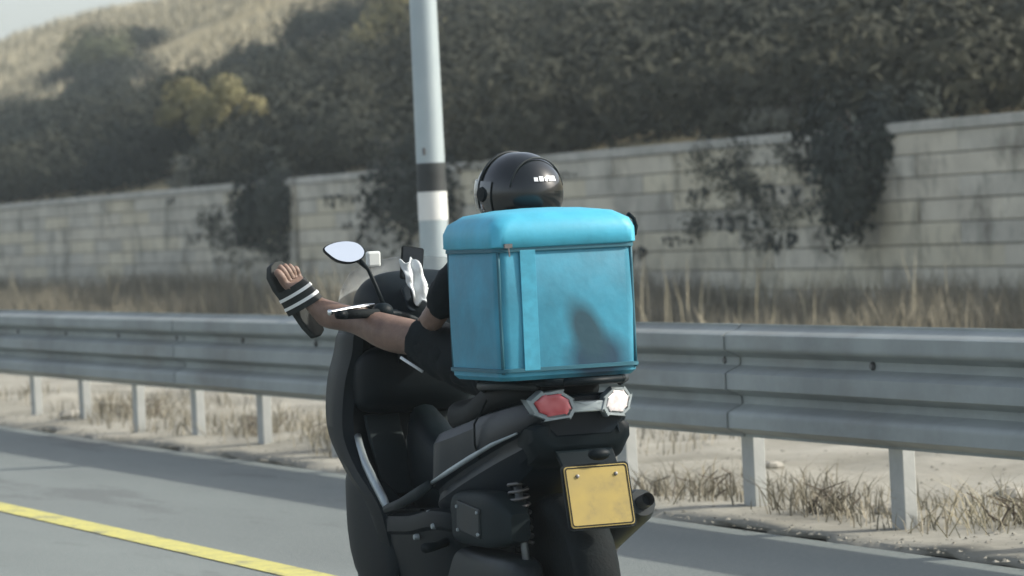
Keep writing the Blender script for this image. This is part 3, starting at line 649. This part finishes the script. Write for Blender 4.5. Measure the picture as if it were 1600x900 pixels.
# steering: cowl, bar, grips, levers, mirrors, screen
m = MB(); m.loft([superring(y, 0, z, hw, hh, 2.8, 20) for y, z, hw, hh in ((.30, 1.055, .09, .05), (.35, 1.065, .155, .085), (.43, 1.085, .19, .11), (.52, 1.10, .20, .12), (.62, 1.09, .19, .12), (.74, 1.06, .13, .08), (.80, 1.04, .07, .04))])
m.build('cockpit_cowl', plast, sco, smooth=True, sub=1)
m = MB(); m.prism(rrect(.105, .05, .02), .02, Matrix.Translation((0, .355, 1.115)) @ Matrix.Rotation(R(58), 4, 'X')); m.build('instrument_panel', gloss, sco, bevel=.004)
m = MB(); m.tube([(-.25, .225, 1.085), (-.16, .28, 1.08), (-.06, .33, 1.05), (.06, .33, 1.05), (.16, .28, 1.08), (.25, .225, 1.085)], .013, 10); m.build('handlebar', plast, sco, smooth=True)
for s_ in (-1, 1):
    m = MB(); m.tube([(s_*.24, .23, 1.085), (s_*.30, .205, 1.087), (s_*.365, .18, 1.088)], [.015, .0145, .0145], 12); m.build('grip', rubber, sco, smooth=True)
    m = MB(); m.tube([(s_*.365, .18, 1.088), (s_*.395, .168, 1.089)], [.0155, .013], 12); m.build('bar_end', plast, sco, smooth=True)
    m = MB(); m.tube([(s_*.235, .27, 1.108), (s_*.28, .255, 1.108), (s_*.34, .225, 1.104), (s_*.40, .195, 1.098), (s_*.415, .19, 1.097)], [.009, .008, .0075, .007, .010], 8, flat=.75); m.build('brake_lever', chrome, sco, smooth=True)
    m = MB(); m.ell((s_*.215, .25, 1.09), (.035, .032, .028)); m.build('switch_box', plast, sco, smooth=True)
    # mirror
    m = MB(); m.tube([(s_*.20, .27, 1.10), (s_*.215, .30, 1.17), (s_*.235, .31, 1.225), (s_*.265, .315, 1.255)], [.008, .007, .007, .010], 8); m.build('mirror_stalk', plast, sco, smooth=True)
    P = [(.075, -.004), (.052, .028), (.005, .040), (-.05, .034), (-.088, .014), (-.068, -.014), (-.035, -.038), (.015, -.048), (.06, -.034)]
    P = [(x*.8, y*.8) for x, y in P]; P = [tuple(.5*(2*np.array(P[i])+(np.array(P[(i+1) % 9])-np.array(P[i-1]))*t+(2*np.array(P[i-1])-5*np.array(P[i])+4*np.array(P[(i+1) % 9])-np.array(P[(i+2) % 9]))*t*t+(-np.array(P[i-1])+3*np.array(P[i])-3*np.array(P[(i+1) % 9])+np.array(P[(i+2) % 9]))*t**3)) for i in range(9) for t in (0, .33, .67)]
    Mm = Matrix.Translation((s_*.305, .315, 1.283)) @ Matrix.Rotation(R(s_*8), 4, 'Z') @ Matrix.Rotation(R(74), 4, 'X')
    if s_ > 0: P = [(-x, y) for x, y in P][::-1]
    m = MB(); m.loft([[Mm @ Vector((x*k, y*k, zz)) for x, y in P] for k, zz in ((.35, -.055), (.8, -.04), (1.0, -.012), (1.03, .004), (1.0, .006))])
    mo = m.build('mirror', plast, sco, smooth=True, angle=45)
    m = MB(); m.prism([(x*.96, y*.96) for x, y in P], .002, Mm @ Matrix.Translation((0, 0, .0062))); m.build('mirror_glass', mat('mirror_glass', (.96, .97, .95), .12, metal=1.0), mo)
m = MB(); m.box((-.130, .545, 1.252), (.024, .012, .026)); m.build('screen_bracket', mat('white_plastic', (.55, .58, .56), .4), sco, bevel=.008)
for s_ in (-1, 1):
    m = MB(); m.tube([(s_*.22, .26, 1.085), (s_*.19, .31, 1.06), (s_*.14, .36, 1.00), (s_*.10, .42, .92)], .005, 6); m.build('cable', rubber, sco, smooth=True)
# low smoked screen
scr = mat('smoked_screen', (.75, .80, .82), .12, trans=.0, alpha=.24)
m = MB(); rr = []
for z, hw, yc in ((1.02, .235, .62), (1.09, .245, .60), (1.16, .235, .575), (1.215, .205, .555), (1.245, .14, .54), (1.255, .05, .535)):
    front = [Vector((hw*t, yc+.13*(1-t*t), z)) for t in np.linspace(-1, 1, 15)]
    rr.append(front+[p+Vector((0, -.004, 0)) for p in reversed(front)])
m.loft(rr); m.build('windscreen', scr, sco, smooth=True, angle=50)

# phone in its holder on the bar, and a white cloth tied below it
ph = empty('phone', (OX-.085, OY+.33, 1.20)); tag(ph, 'dark phone standing in a holder above the scooter cockpit', 'phone')
Mx = Matrix.Rotation(R(-15), 4, 'X') @ Matrix.Rotation(R(12), 4, 'Y')
m = MB(); m.prism(rrect(.037, .055, .008), .010, Mx @ Matrix.Translation((0, 0, .035)) @ Matrix.Rotation(R(90), 4, 'X')); m.build('case', rubber, ph, bevel=.002)
m = MB(); m.prism(rrect(.033, .050, .006), .001, Mx @ Matrix.Translation((0, -.0102, .035)) @ Matrix.Rotation(R(90), 4, 'X')); m.build('screen', gloss, ph)
m = MB(); m.tube([(0, .0, .0), (0, -.01, -.06), (.02, -.01, -.13)], .008, 8); m.build('holder', plast, ph, smooth=True)
clothm = mat('white_cloth', (.62, .66, .66), .85, var=.12, scale=14, bump=.3, bscale=60)
P = []; nu, nv = 9, 14
for i in range(nu):
    for j in range(nv):
        a = i/(nu-1)-.5; t = j/(nv-1)
        wv = .018*math.sin(a*11+t*5)+.012*math.sin(a*23+1+t*9)*(.4+t)+.008*math.sin(t*17+a*5)
        P.append(Vector((-.105+a*(.062+.02*t)+.035*t, .285-.03*t+wv*.7, 1.245-.135*t-.010*math.sin(a*23+2)+.004*math.sin(t*40+a*9)-.012*math.sin(a*17)*t+.006*math.sin(a*9))))
F = [(i*nv+j, (i+1)*nv+j, (i+1)*nv+j+1, i*nv+j+1) for i in range(nu-1) for j in range(nv-1)]
m = MB(); m.add(P, F); cl = m.build('cloth', clothm, None, smooth=True, sub=1); cl.location = (OX, OY, 0)
sd = cl.modifiers.new('thick', 'SOLIDIFY'); sd.thickness = .004
tag(cl, 'crumpled white cloth hanging from the scooter handlebar', 'cloth')

# ================================================================== DELIVERY BOX
bx = empty('delivery_box', (OX-.055, OY-.655, .897), R(0)); tag(bx, 'bright blue square delivery box strapped on the scooter rear rack', 'box')
blue = mat('blue_fabric_shaded', (.033, .225, .325), .55, var=.22, scale=5, bump=.10, bscale=35, detail=8)  # darker than the lid: shade on the body put into the colour
blue2 = mat('blue_lid_sunlit', (.06, .38, .53), .5, var=.14, scale=6, bump=.10, bscale=35, detail=8)  # same blue made paler, with the sunlight on the lid in its colour
navy = mat('navy_print', (.012, .05, .085), .55, var=.2, scale=20)
seam = mat('seam_dark', (.02, .11, .15), .6)
def rbox(hw, hd, z, rad, n=6):
    return [Vector((x, y, z)) for x, y in rrect(hw, hd, rad, n)]
HW, HD = .215, .20
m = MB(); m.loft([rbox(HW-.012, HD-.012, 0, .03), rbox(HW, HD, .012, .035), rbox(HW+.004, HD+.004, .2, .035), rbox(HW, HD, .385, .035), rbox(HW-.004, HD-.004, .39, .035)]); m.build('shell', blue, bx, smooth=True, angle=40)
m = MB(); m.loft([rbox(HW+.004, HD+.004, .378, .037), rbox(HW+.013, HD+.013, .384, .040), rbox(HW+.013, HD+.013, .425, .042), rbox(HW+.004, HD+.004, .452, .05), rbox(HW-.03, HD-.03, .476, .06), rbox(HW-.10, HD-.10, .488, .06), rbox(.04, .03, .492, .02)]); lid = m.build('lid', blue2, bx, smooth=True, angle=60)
for z in (.03, .374):
    m = MB(); m.loft([[Vector((x*k_, y*k_, z+dz)) for x, y in rrect(HW+.006, HD+.006, .036)] for k_, dz in ((.97, -.006), (1.006, -.005), (1.006, .005), (.97, .006))]); m.build('seam', seam, bx, smooth=True, angle=40)
m = MB(); m.box((-.122, -HD-.006, .20), (.024, .0022, .172)); m.build('strap', mat('blue_highlight', (.045, .29, .41), .6, var=.12, scale=30), bx, bevel=.001)  # this strap stands for a bright highlight, put into its paler colour
for sx in (-1, 1):
    for sy in (-1, 1):
        m = MB(); m.tube([(sx*(HW-.008), sy*(HD-.008), z_) for z_ in (.02, .12, .22, .32, .375)], .0055, 8); m.build('corner_piping', seam, bx, smooth=True)
# airbrushed dark print low on the rear face (too blurred to read)
n_ = blue.node_tree.nodes; l_ = blue.node_tree.links; bs = n_['Principled BSDF']; old = bs.inputs['Base Color'].links[0].from_socket
tc = n_.new('ShaderNodeTexCoord'); last = old
for cx, cz, sx, sz, rot, colr in ((.085, .050, .125, .10, 0, (.010, .045, .08)), (.055, .13, .065, .13, -.45, (.016, .06, .085))):
    mp = n_.new('ShaderNodeMapping'); mp.vector_type = 'TEXTURE'; mp.inputs['Location'].default_value = (cx, -HD, cz); mp.inputs['Rotation'].default_value = (0, rot, 0); mp.inputs['Scale'].default_value = (sx, .06, sz)
    gr = n_.new('ShaderNodeTexGradient'); gr.gradient_type = 'SPHERICAL'; l_.new(tc.outputs['Object'], mp.inputs[0]); l_.new(mp.outputs[0], gr.inputs[0])
    ra = n_.new('ShaderNodeValToRGB'); ra.color_ramp.elements[0].position = .02; ra.color_ramp.elements[1].position = .55; l_.new(gr.outputs['Fac'], ra.inputs[0])
    mx = n_.new('ShaderNodeMixRGB'); l_.new(ra.outputs[0], mx.inputs[0]); l_.new(last, mx.inputs[1]); mx.inputs[2].default_value = (*colr, 1); last = mx.outputs[0]
l_.new(last, bs.inputs['Base Color'])
m = MB(); m.box((-HW+.03, -HD-.018, .386), (.012, .004, .006)); m.tube([(-HW+.03, -HD-.02, .384), (-HW+.032, -HD-.022, .355)], .0025, 6); m.build('zip_pull', boltm, bx)
# carrying loop at the right rear edge of the lid
m = MB(); m.tube([(HW+.008, -HD+.05, .462), (HW+.026, -HD+.05, .448), (HW+.032, -HD+.05, .425), (HW+.026, -HD+.05, .402), (HW+.008, -HD+.05, .392)], .006, 8, flat=1.6); m.build('loop_handle', plast, bx, smooth=True)
# ================================================================== RIDER
skin = mat('skin', (.135, .085, .064), .5, scale=14, col2=(.225, .148, .112), bump=.12, detail=8, bscale=120)
shirtm = mat('black_cotton', (.005, .009, .011), .85, spec=.2, var=.25, scale=9, bump=.35, bscale=22)
shortm = mat('black_shorts', (.005, .009, .011), .8, spec=.2, var=.25, scale=7, bump=.3, bscale=18)
per = empty('person', (OX, OY, 0)); tag(per, 'rider in black helmet and shorts leaning back with left leg over the handlebar', 'person')
def skinned(name, V, E, rad, root, m, sub=2, parent=per, hems=None):
    me = bpy.data.meshes.new(name); me.from_pydata(V, E, []); o = bpy.data.objects.new(name, me); COL.objects.link(o)
    o.modifiers.new('skin', 'SKIN'); 
    bpy.context.view_layer.update()
    if not me.skin_vertices: 
        bpy.context.view_layer.objects.active = o; bpy.ops.mesh.customdata_skin_add()
    for i, q in enumerate(rad):
        me.skin_vertices[0].data[i].radius = q if hasattr(q, '__len__') else (q, q); me.skin_vertices[0].data[i].use_root = (i == root)
    s_ = o.modifiers.new('sub', 'SUBSURF'); s_.levels = sub; s_.render_levels = sub
    dg = bpy.context.evaluated_depsgraph_get(); nm = bpy.data.meshes.new_from_object(o.evaluated_get(dg)); bpy.data.objects.remove(o)
    nm.name = name; nm.materials.clear(); nm.materials.append(m); nm.polygons.foreach_set('use_smooth', [True]*len(nm.polygons))
    if hems:
        bm = bmesh.new(); bm.from_mesh(nm)
        for a, b, f in hems:
            L_ = (b-a).length; dd = (b-a)/L_
            bmesh.ops.delete(bm, geom=[v for v in bm.verts if (v.co-a).dot(dd) > L_*f and ((v.co-a)-dd*(v.co-a).dot(dd)).length < .16], context='VERTS')
        bm.to_mesh(nm); bm.free()
    q = bpy.data.objects.new(name, nm); COL.objects.link(q); q.parent = parent
    if hems:
        sd = q.modifiers.new('thick', 'SOLIDIFY'); sd.thickness = .006; sd.offset = -1
    if name in ('shirt', 'shorts'):
        tx = bpy.data.textures.get('wrinkle') or bpy.data.textures.new('wrinkle', 'CLOUDS'); tx.noise_scale = .07; tx.noise_depth = 2
        sb = q.modifiers.new('sub', 'SUBSURF'); sb.levels = 1; sb.render_levels = 1
        dm = q.modifiers.new('wrinkles', 'DISPLACE'); dm.texture = tx; dm.strength = .034; dm.mid_level = .5; dm.texture_coords = 'LOCAL'
    return q
class Sk:
    def __init__(s): s.V = []; s.E = []; s.R = []
    def chain(s, start, pts):
        last = start; out = []
        for p, rr_ in pts:
            s.V.append(tuple(p)); s.R.append(rr_); i = len(s.V)-1; out.append(i)
            if last is not None: s.E.append((last, i))
            last = i
        return out
PEL = (.04, -.285, .90)
hipL, kneeL, ankL = Vector((-.06, -.27, .90)), Vector((-.165, .065, 1.005)), Vector((-.335, .395, 1.088))
hipR, kneeR, ankR = Vector((.13, -.27, .90)), Vector((.17, .12, .83)), Vector((.165, .19, .50))
heel = Vector((-.355, .43, 1.045)); toe = Vector((-.475, .455, 1.258))
fu = (toe-heel).normalized(); fn = Vector((-.25, .93, -.22)); fn = (fn-fu*fn.dot(fu)).normalized(); fv = fu.cross(fn)   # fn: towards the sole
def FP(a, b, c): return heel+fu*a+fv*b+fn*c
k = Sk()
k.chain(None, [(PEL, (.14, .11))])
sp = k.chain(0, [((.045, -.30, 1.02), (.135, .10)), ((.05, -.315, 1.16), (.15, .105)), ((.055, -.30, 1.27), (.12, .085)), ((.06, -.27, 1.335), (.058, .058)), ((.065, -.24, 1.39), (.062, .068)), ((.07, -.215, 1.46), (.078, .092)), ((.072, -.205, 1.52), (.06, .075))])
LLg = k.chain(0, [(hipL, (.085, .085)), (hipL.lerp(kneeL, .5), (.075, .075)), (kneeL, (.058, .058)), (kneeL.lerp(ankL, .3)+Vector((0, 0, -.012)), (.073, .066)), (kneeL.lerp(ankL, .62), (.051, .049)), (ankL, (.037, .038))])
# left foot with toes
ft = k.chain(LLg[-1], [(FP(.075, 0, -.03), (.034, .032)), (FP(.145, .002, -.012), (.040, .022))])
for j, (b, L, rr_) in enumerate(((.030, .082, .0135), (.012, .086, .0105), (-.004, .08, .010), (-.018, .07, .0095), (-.031, .056, .009))):
    k.chain(ft[-1], [(FP(.178, b, .0), rr_*1.15), (FP(.178+(L-.022)*.6, b*1.08, -.008), rr_*1.1), (FP(.178+(L-.022), b*1.12, .0), rr_*.95)])
k.chain(LLg[-1], [(FP(.022, 0, .0), (.031, .028))])
RL = k.chain(0, [(hipR, (.085, .085)), (hipR.lerp(kneeR, .5), (.075, .075)), (kneeR, (.056, .056)), (kneeR.lerp(ankR, .3), (.055, .055)), (kneeR.lerp(ankR, .65), (.042, .042)), (ankR, (.034, .036))])
f2 = k.chain(RL[-1], [((.17, .24, .475), (.034, .03)), ((.175, .31, .455), (.04, .022))])
for j in range(5):
    b = -.03+.015*j; k.chain(f2[-1], [((.175+b, .335, .452), .011), ((.175+b*1.1, .365-.006*j, .450), .009)])
k.chain(RL[-1], [((.165, .15, .465), (.030, .028))])
def arm(sh, el, wr, dirh, side, grip):
    a = k.chain(sp[2], [(sh, (.06, .062)), (Vector(sh).lerp(Vector(el), .5), .046), (el, .039), (Vector(el).lerp(Vector(wr), .4), .039), (wr, (.025, .028))])
    dirh = Vector(dirh).normalized(); sd_ = Vector(side).normalized(); dn = Vector(grip).normalized()
    w_ = Vector(wr); pm_ = k.chain(a[-1], [(w_+dirh*.045, (.036, .018)), (w_+dirh*.085, (.040, .015))])
    for j in range(4):
        b = .030-.020*j; L = (.072, .08, .075, .058)[j]; base = w_+dirh*.098+sd_*b
        k.chain(pm_[-1], [(base, .0095), (base+dirh*L*.45+dn*L*.12, .0088), (base+dirh*L*.62+dn*L*.55, .0078), (base+dirh*L*.5+dn*L*.85, .0068)])
    k.chain(pm_[0], [(w_+dirh*.06+sd_*.042+dn*.012, .011), (w_+dirh*.09+sd_*.052+dn*.03, .0095), (w_+dirh*.11+sd_*.048+dn*.045, .008)])
arm((-.125, -.30, 1.255), (-.215, -.17, 1.06), (-.165, -.06, 1.085), (.06, .8, -.35), (.9, -.1, .1), (0, -.25, -.9))
arm((.235, -.30, 1.255), (.36, -.12, 1.06), (.315, .095, 1.105), (.0, .95, .05), (-1, 0, .1), (0, -.2, -1))
body = skinned('body', k.V, k.E, k.R, 0, skin)
# shirt
k2 = Sk(); k2.chain(None, [(PEL, (.155, .125))])
s2 = k2.chain(0, [((.045, -.30, 1.02), (.15, .115)), ((.05, -.315, 1.16), (.165, .118)), ((.055, -.30, 1.275), (.135, .095)), ((.058, -.285, 1.32), (.072, .07))])
for sh, el in (((-.125, -.30, 1.255), (-.215, -.17, 1.06)), ((.235, -.30, 1.255), (.36, -.12, 1.06))):
    a, b = Vector(sh), Vector(el); k2.chain(s2[1], [(a, (.076, .076)), (a.lerp(b, .5), .066), (a.lerp(b, .95), .062)])
skinned('shirt', k2.V, k2.E, k2.R, 0, shirtm)
k3 = Sk(); k3.chain(None, [(PEL, (.162, .13))])
k3.chain(0, [((.042, -.29, .98), (.158, .122))])
for a, b in ((hipL, kneeL), (hipR, kneeR)):
    dd = (b-a); k3.chain(0, [(a, (.105, .105)), (a+dd*.45, (.098, .098)), (a+dd*.8, (.090, .090)), (a+dd*1.12, (.088, .088))])
skinned('shorts', k3.V, k3.E, k3.R, 0, shortm, hems=[(hipL, kneeL, 1.0), (hipR, kneeR, 1.0)])
# white piping on the left shorts leg
pa = kneeL+Vector((-.055, -.055, -.075)); m = MB(); m.tube([pa+Vector((-.02, .03, .02)), pa, pa+Vector((.025, -.035, -.025))], .005, 6); m.build('piping', clothm, per, smooth=True)
# slides: sole, strap with two white stripes
solem = mat('sandal_rubber', (.012, .016, .015), .7, var=.3, scale=15)
def slide(FPf, name):
    out = [(-.022, .0), (-.014, .024), (.03, .034), (.08, .036), (.13, .044), (.18, .050), (.225, .044), (.252, .022), (.256, -.002), (.245, -.026), (.215, -.043), (.17, -.046), (.12, -.040), (.07, -.034), (.02, -.033), (-.014, -.022)]
    mm = MB(); mm.loft([[FPf(a, b, c) for a, b in out] for c in (.026, .031)]+[[FPf(a*1.0, b*1.03, .052) for a, b in out]])
    so_ = mm.build(name, solem, per, smooth=True, angle=45, bevel=.004)
    def band(a0, a1, lift, mt, nm):
        rr_ = []
        for a in (a0, (a0*3+a1)/4, (a0+a1)/2, (a0+a1*3)/4, a1):
            q = []
            for t in np.linspace(-1, 1, 17):
                ang = t*math.pi/2*1.15; q.append((math.sin(ang)*(.050+lift), .030-math.cos(ang)*(.100+lift-(a-.085)*.38)))
            q2 = [(b*.93, c*.93+.002) for b, c in reversed(q)]
            rr_.append([FPf(a, b, c) for b, c in q+q2])
        mm = MB(); mm.loft(rr_); return mm.build(nm, mt, so_, smooth=True, angle=45)
    band(.085, .165, .0, solem, 'strap')
    band(.103, .113, .0025, mat('white_stripe', (.72, .74, .72), .55), 'stripe'); band(.134, .144, .0025, MATS['white_stripe'], 'stripe')
slide(FP, 'sandal')
hR = Vector((.165, .14, .462)); slide(lambda a, b, c: hR+Vector((.05*a+b, a, -.06*a-c)), 'sandal')
# helmet
hm = Matrix.Translation((.08, -.205, 1.437)) @ Matrix.Rotation(R(14), 4, 'Z') @ Matrix.Rotation(R(4), 4, 'X')
helm = mat('helmet_black', (.006, .009, .010), .24, coat=.4)
m = MB(); rr = []
for i in range(1, 15):
    t = math.pi*(i/15*.86); zz = .128*math.cos(t); q = []
    for j in range(28):
        a = 2*math.pi*j/28; sx, sy = math.sin(t)*.125*math.cos(a), math.sin(t)*.152*math.sin(a)
        if sy > 0: sy *= 1.04
        q.append(hm @ Vector((sx, sy, zz)))
    rr.append(q)
m.loft(rr); he = m.build('helmet', helm, per, smooth=True, sub=1)
m = MB(); rr = []
for i in range(7):
    zz = -.055+.095*i/6; q = []
    for j in range(21):
        a = R(-8+196*j/20); k_ = math.sqrt(max(.1, 1-(zz/.135)**2))
        q.append(hm @ Vector((.128*k_*math.cos(a), .162*k_*math.sin(a)+.002, zz)))
    rr.append(q+[p+(hm.to_translation()-p)*.02 for p in reversed(q)])
m.loft(rr); m.build('visor', mat('visor', (.02, .025, .028), .08, coat=.8), he, smooth=True, angle=50)
for s_ in (-1, 1):
    m = MB(); m.lathe([(.001, -.006), (.020, -.005), (.024, .004)], hm @ Matrix.Translation((s_*.128, .02, .0)) @ (Matrix() if s_ < 0 else Matrix.Rotation(math.pi, 4, 'Z')), 16); m.build('pivot', plast, he, smooth=True, angle=40)
m = MB(); m.tube([hm @ Vector((.1225*math.cos(R(a)), .045, .1255*math.sin(R(a)))) for a in range(-20, 201, 11)], .0042, 6); m.build('shell_ridge', engm, he, smooth=True)
m = MB(); m.tube([hm @ Vector((.100*math.cos(R(a)), -.085, .105*math.sin(R(a))+.006)) for a in range(10, 171, 10)], .0030, 6); m.build('shell_ridge', engm, he, smooth=True)
# small white mark on the back of the shell
m = MB()
for j, (a0, a1) in enumerate(((-112, -106), (-104, -97), (-95, -90), (-88, -74))):
    rr = []
    for zz in (.042, .048, .054+.003*(j % 2)):
        k_ = math.sqrt(1-(zz/.129)**2)*1.012; rr.append([hm @ Vector((.125*k_*math.cos(R(a)), .152*k_*math.sin(R(a)), zz)) for a in np.linspace(a0, a1, 4)])
    m.loft(rr, closed=False)
m.build('emblem', mat('white_mark', (.75, .76, .76), .4), he, fixn=False)
